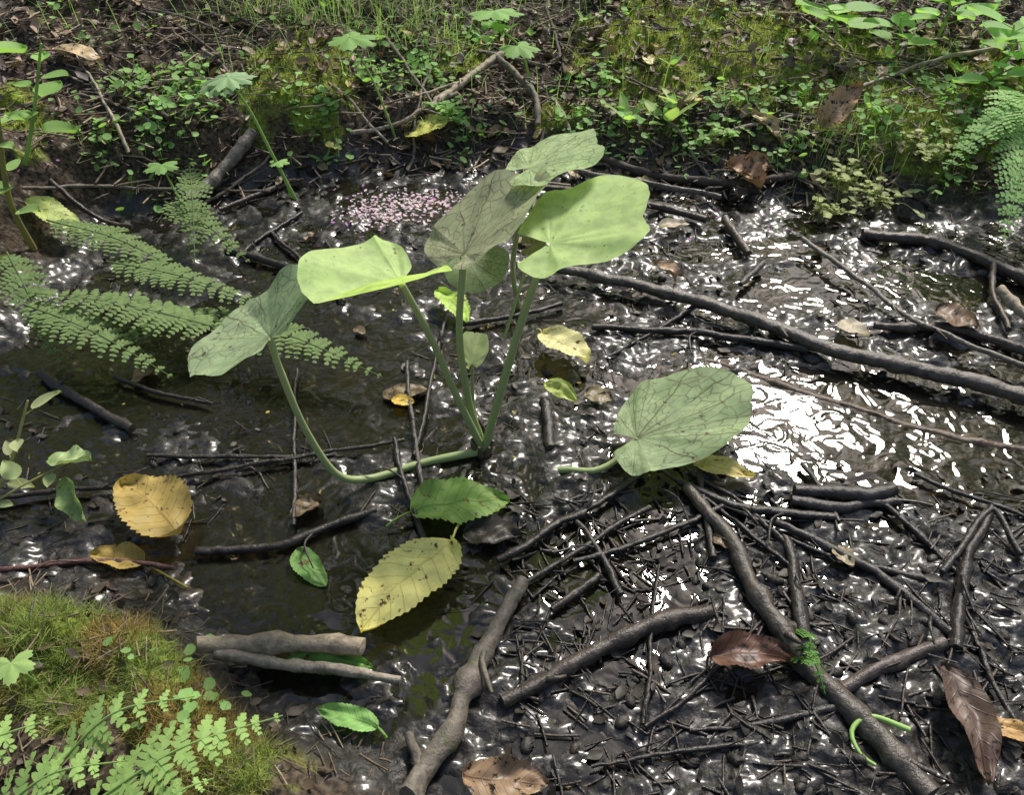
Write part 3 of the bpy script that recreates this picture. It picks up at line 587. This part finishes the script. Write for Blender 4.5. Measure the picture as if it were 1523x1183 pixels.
def mosscol(P,c1,c2): 
    f=ss(-.3,.3,fbm(P[:,0]*12,P[:,1]*12,3,77))[:,None]; return (np.array(c1)*(1-f)+np.array(c2)*f)*rng.uniform(.4,1.6,(len(P),1))
g=MB(); P=mosspts(90000,-.75,-.05,.26,.62); blades(g,P,rng.uniform(.006,.021,len(P)),np.full(len(P),.00055),1.0,mosscol(P,(.30,.22,.09),(.24,.30,.09)))
g.build('feather_moss',[M_moss])
g=MB(); P=mosspts(120000,-1.2,1.3,1.4,2.3); blades(g,P,rng.uniform(.006,.016,len(P)),np.full(len(P),.0009),.7,mosscol(P,(.28,.30,.08),(.42,.52,.14)),2)
g.build('bank_moss',[M_moss])
g=MB(); n=900; P=np.c_[rng.normal(-.42,.22,n),rng.uniform(1.95,2.3,n)]; P=np.c_[P,H(P[:,0],P[:,1])]; blades(g,P,rng.uniform(.08,.22,n),np.full(n,.0009),.5,np.array((.34,.50,.20))*rng.uniform(.5,1.4,(n,1)),5,.8,np.array([.1,-.5,0]))
n=550; P=np.c_[rng.uniform(-1.1,1.2,n),rng.uniform(1.65,2.4,n)]; P=np.c_[P,H(P[:,0],P[:,1])]; blades(g,P,rng.uniform(.04,.12,n),np.full(n,.0009),.6,np.array((.32,.48,.18))*rng.uniform(.6,1.4,(n,1)),5,.6,np.array([0,-.2,0]))
n=300; P=np.c_[rng.normal(.68,.06,n),rng.normal(1.55,.06,n)]; P=np.c_[P,H(P[:,0],P[:,1])]; blades(g,P,rng.uniform(.03,.09,n),np.full(n,.0006),.6,np.array((.34,.45,.2))*rng.uniform(.6,1.4,(n,1)),4,.5)
g.build('grass',[M_herb])
# ------------------------------------------------------------------ litter
a3=np.arange(4)/4*2*np.pi
tw=np.array([(x,math.cos(a)*(1-.2*abs(x))+ (0.9*x*x*3),math.sin(a)) for x in(-.5,0.05,.5) for a in a3]); twF=[(r*4+k,r*4+(k+1)%4,r*4+4+(k+1)%4,r*4+4+k) for r in(0,1) for k in range(4)]
def twigs(mb,n,xr,yr,lr,rr_,c1,c2,lift=.002,filt=None):
    q=np.c_[rng.uniform(*xr,n),rng.uniform(*yr,n)]
    if filt is not None: q=q[filt(q)]
    n=len(q); z=np.maximum(H(q[:,0],q[:,1]),0)+lift*rng.uniform(.2,2,n); L=rng.uniform(lr[0],lr[1],n)**1.0; r=rng.uniform(*rr_,n)
    f=rng.uniform(0,1,(n,1))**2; col=np.array(c1)*(1-f)+np.array(c2)*f
    scatter(mb,tw,twF,np.c_[q,z],rot(rng.uniform(0,6.28,n),rng.normal(0,.12,n),rng.uniform(0,6,n)),np.c_[L,r,r],col)
g=MB(); dens=lambda q: (fbm(q[:,0]*5,q[:,1]*5,3,61)>.0)&(pool_mask(q[:,0],q[:,1])<.010)
twigs(g,2400,(-.8,1.0),(.28,1.55),(.008,.045),(.0005,.0014),(.02,.016,.013),(.12,.09,.065),.0015,dens)
twigs(g,700,(.0,.7),(.28,.70),(.01,.06),(.0008,.0022),(.018,.014,.012),(.08,.065,.05),.002)
g.build('mud_twig_litter',[M_wet])
g=MB(); twigs(g,7500,(-1.3,1.4),(1.45,2.6),(.012,.08),(.0006,.0024),(.06,.045,.03),(.45,.36,.26),.006,lambda q:(q[:,1]>shore(q[:,0]))&(moss_mask(q[:,0],q[:,1])<rng.uniform(.3,2.2,len(q))))
twigs(g,500,(-.7,-.05),(.28,.55),(.01,.035),(.0005,.0012),(.09,.065,.04),(.34,.26,.17),.004,lambda q:q[:,1]<near_edge(q[:,0]))
g.build('bank_twig_litter',[M_dry])
gx_,gy_=np.meshgrid(np.linspace(-1,1,4),np.linspace(-.6,.6,3),indexing='ij'); pt=np.stack([gx_,gy_*(1-gx_**2*.7),.35*gy_**2+.15*np.sin(gx_*3)],-1).reshape(-1,3); ptF=[(i*3+j,i*3+j+1,i*3+j+4,i*3+j+3) for i in range(3) for j in range(2)]
def bits(mb,n,xr,yr,sr,c1,c2,filt=None,lift=.002,tl=.25,q=None):
    if q is None: q=np.c_[rng.uniform(*xr,n),rng.uniform(*yr,n)]
    if filt is not None: q=q[filt(q)]
    n=len(q); z=np.maximum(H(q[:,0],q[:,1]),0)+lift*rng.uniform(.3,2,n); f=rng.uniform(0,1,(n,1))**2
    scatter(mb,pt,ptF,np.c_[q,z],rot(rng.uniform(0,6.28,n),rng.normal(0,tl,n),rng.normal(0,tl,n)),rng.uniform(*sr,n),np.array(c1)*(1-f)+np.array(c2)*f)
g=MB(); bits(g,900,(-.8,1.0),(.28,1.55),(.003,.010),(.018,.014,.010),(.08,.06,.04),dens); bits(g,350,(.0,.7),(.28,.75),(.004,.010),(.015,.012,.010),(.06,.05,.035),None,.002,.3)
bits(g,3400,(-1.3,1.4),(1.5,2.6),(.004,.018),(.05,.036,.024),(.40,.27,.16),lambda q:(q[:,1]>shore(q[:,0])),.007,.5)
bits(g,300,(-.75,-.05),(.27,.55),(.003,.010),(.05,.04,.025),(.20,.14,.09),lambda q:(q[:,1]<near_edge(q[:,0])),.004,.5)
g.build('leaf_litter',[M_lit])
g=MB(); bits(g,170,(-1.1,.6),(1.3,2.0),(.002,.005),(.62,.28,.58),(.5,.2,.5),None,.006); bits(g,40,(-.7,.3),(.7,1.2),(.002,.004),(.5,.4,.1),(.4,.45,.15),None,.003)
qq=np.r_[rng.normal(0,1,(420,2))*[.06,.032]+[-.20,1.475],rng.normal(0,1,(150,2))*[.035,.025]+[-.27,1.42],rng.normal(0,1,(120,2))*[.04,.03]+[.40,1.72]]  # first two clusters: pale flecks at the rear pool imitating sun glare on water
bits(g,0,None,None,(.002,.0048),(.88,.76,.86),(.78,.50,.72),None,.002,.15,qq); g.build('petals_and_glare_flecks',[M_herb])
nu,nv=16,13; cv=[];
for v in range(nv):
    ph=math.pi*v/(nv-1)
    for u in range(nu):
        k=1+(.25 if (u+v)%2==0 else -.18)*(math.sin(ph)>.2); cv.append((math.cos(ph)*1.6,math.sin(ph)*k*math.cos(u/nu*6.2832),math.sin(ph)*k*math.sin(u/nu*6.2832)))
cF=[(v*nu+u,v*nu+(u+1)%nu,(v+1)*nu+(u+1)%nu,(v+1)*nu+u) for v in range(nv-1) for u in range(nu)]
q=np.r_[np.c_[rng.uniform(.0,.62,85),rng.uniform(.3,.60,85)],np.c_[rng.uniform(-.5,.9,16),rng.uniform(.7,1.5,16)],np.c_[rng.uniform(-1,1,60),rng.uniform(1.6,2.1,60)]]
q=q[pool_mask(q[:,0],q[:,1])<.012]; n=len(q); z=np.maximum(H(q[:,0],q[:,1]),0)-.001; col=np.where((q[:,1]>1.5)[:,None],np.array((.12,.08,.055)),np.array((.03,.025,.02)))*rng.uniform(.6,1.5,(n,1))
g=MB(); scatter(g,cv,cF,np.c_[q,z],rot(rng.uniform(0,6.28,n),rng.normal(0,.4,n),rng.uniform(0,6,n)),rng.uniform(.0040,.0065,n),col); g.build('alder_cones',[M_cone])
# ------------------------------------------------------------------ trees
lf=np.array([(-.5,0,0),(0,-.32,.06),(.5,0,0),(0,.32,.06)]);lfF=[(0,1,2,3)]
def treemesh(name,seed,h=8,cr=2.2,cb=1.8,nl=11000,ls=.10,ncl=70,sp=.34):
    rr=np.random.default_rng(seed); mb=MB(); z0=-.2; tube(mb,[(0,0,z0),(rr.normal(0,.08),rr.normal(0,.08),h*.4),(rr.normal(0,.2),rr.normal(0,.2),h*.95)],.14,.03,(.09,.08,.065),10,.3,0,0,2)
    cl=[]
    for k in range(ncl):
        t=rr.uniform(0,1); z=cb+(h-cb)*t; R=cr*math.sin(math.pi*min(.97,.18+.8*t))**.7*rr.uniform(.25,1); a=rr.uniform(0,6.28); c=np.array([R*math.cos(a),R*math.sin(a),z]); cl.append(c)
        if k%2==0: tube(mb,[(0,0,max(.8,z-R*.6)),(c[0]*.5,c[1]*.5,z-R*.2),tuple(c)],.03,.008,(.08,.07,.055),5,.3)
    cl=np.array(cl); w=rr.integers(0,ncl,nl); P=cl[w]+rr.normal(0,1,(nl,3))*np.array([sp,sp,sp*.6]); f=rr.uniform(0,1,(nl,1)); cc=rr.uniform(.7,1.3,ncl)[w][:,None]
    col=(np.array((.18,.26,.03))*(1-f)+np.array((.34,.40,.05))*f)*cc
    scatter(mb,lf,lfF,P,rot(rr.uniform(0,6.28,nl),rr.normal(0,.5,nl),rr.normal(0,.5,nl)),rr.uniform(.7,1.3,nl)*ls,col,m=1)
    o=mb.build(name,[M_dry,M_tree]); return o
def place(o,x,y,r,s=1.): o.location=(x,y,Hs(x,y) if abs(x)<20 else 0); o.rotation_euler=(0,0,r); o.scale=(s,s,s)
A=treemesh('alder_tree',1,nl=2600,ls=.17,ncl=48,sp=.38); B=treemesh('alder_tree',2,h=9.5,cr=2.5,cb=2.2,ncl=60,nl=3600,ls=.17,sp=.42)
S_=treemesh('hazel_bush',4,h=2.4,cr=1.3,cb=.5,nl=2600,ls=.11,ncl=40,sp=.3)
place(A,-2.6,5.4,0); place(B,6.8,8.0,1); place(S_,-2.0,6.2,0)
def dup(o,x,y,r,s): 
    n=bpy.data.objects.new(o.name.split('.')[0],o.data); scene.collection.objects.link(n); place(n,x,y,r,s)
for o,x,y,r,s in [(B,-.8,10,2,1),(A,3.8,13,3,1.1),(B,-8,10,1,1.1),(S_,1.6,8.0,1,1.1),(S_,4.6,7,2,1.2),(S_,-4.8,6.0,3,1.1),(A,-9,-4,2,1),(B,9,-6,1,1),(A,11,5,2,1.1)]: dup(o,x,y,r,s)
for k in range(18):
    a=k/18*6.283+.1; R=19+3*math.sin(k*2.3); dup(A if k%2 else B,R*math.sin(a),R*math.cos(a),k,1.2)
# ------------------------------------------------------------------ light, world, camera
EL,AZ=math.radians(46),math.radians(25)
sv=Vector((math.sin(AZ)*math.cos(EL),math.cos(AZ)*math.cos(EL),math.sin(EL)))
ld=bpy.data.lights.new('sun','SUN'); ld.energy=4.5; ld.angle=math.radians(12); ld.color=(1,.96,.89)
lo=bpy.data.objects.new('sun',ld); lo.rotation_euler=sv.to_track_quat('Z','Y').to_euler(); lo.location=sv*20; scene.collection.objects.link(lo)
w=bpy.data.worlds.new('World'); scene.world=w; w.use_nodes=True; t=w.node_tree
sky=t.nodes.new('ShaderNodeTexSky'); sky.sky_type='NISHITA'; sky.sun_disc=False; sky.sun_elevation=EL; sky.sun_rotation=AZ; sky.dust_density=2.5; sky.ozone_density=.6
bg=t.nodes['Background']; t.links.new(sky.outputs[0],bg.inputs[0]); bg.inputs[1].default_value=.15
cd=bpy.data.cameras.new('camera'); cd.lens=28.25; cd.sensor_width=36; cd.clip_start=.02; cd.clip_end=500
co=bpy.data.objects.new('camera',cd); co.location=(0,0,.8); co.rotation_euler=(math.radians(48),0,0); scene.collection.objects.link(co); scene.camera=co
scene.view_settings.view_transform='Standard'; scene.view_settings.look='None'; scene.view_settings.exposure=0
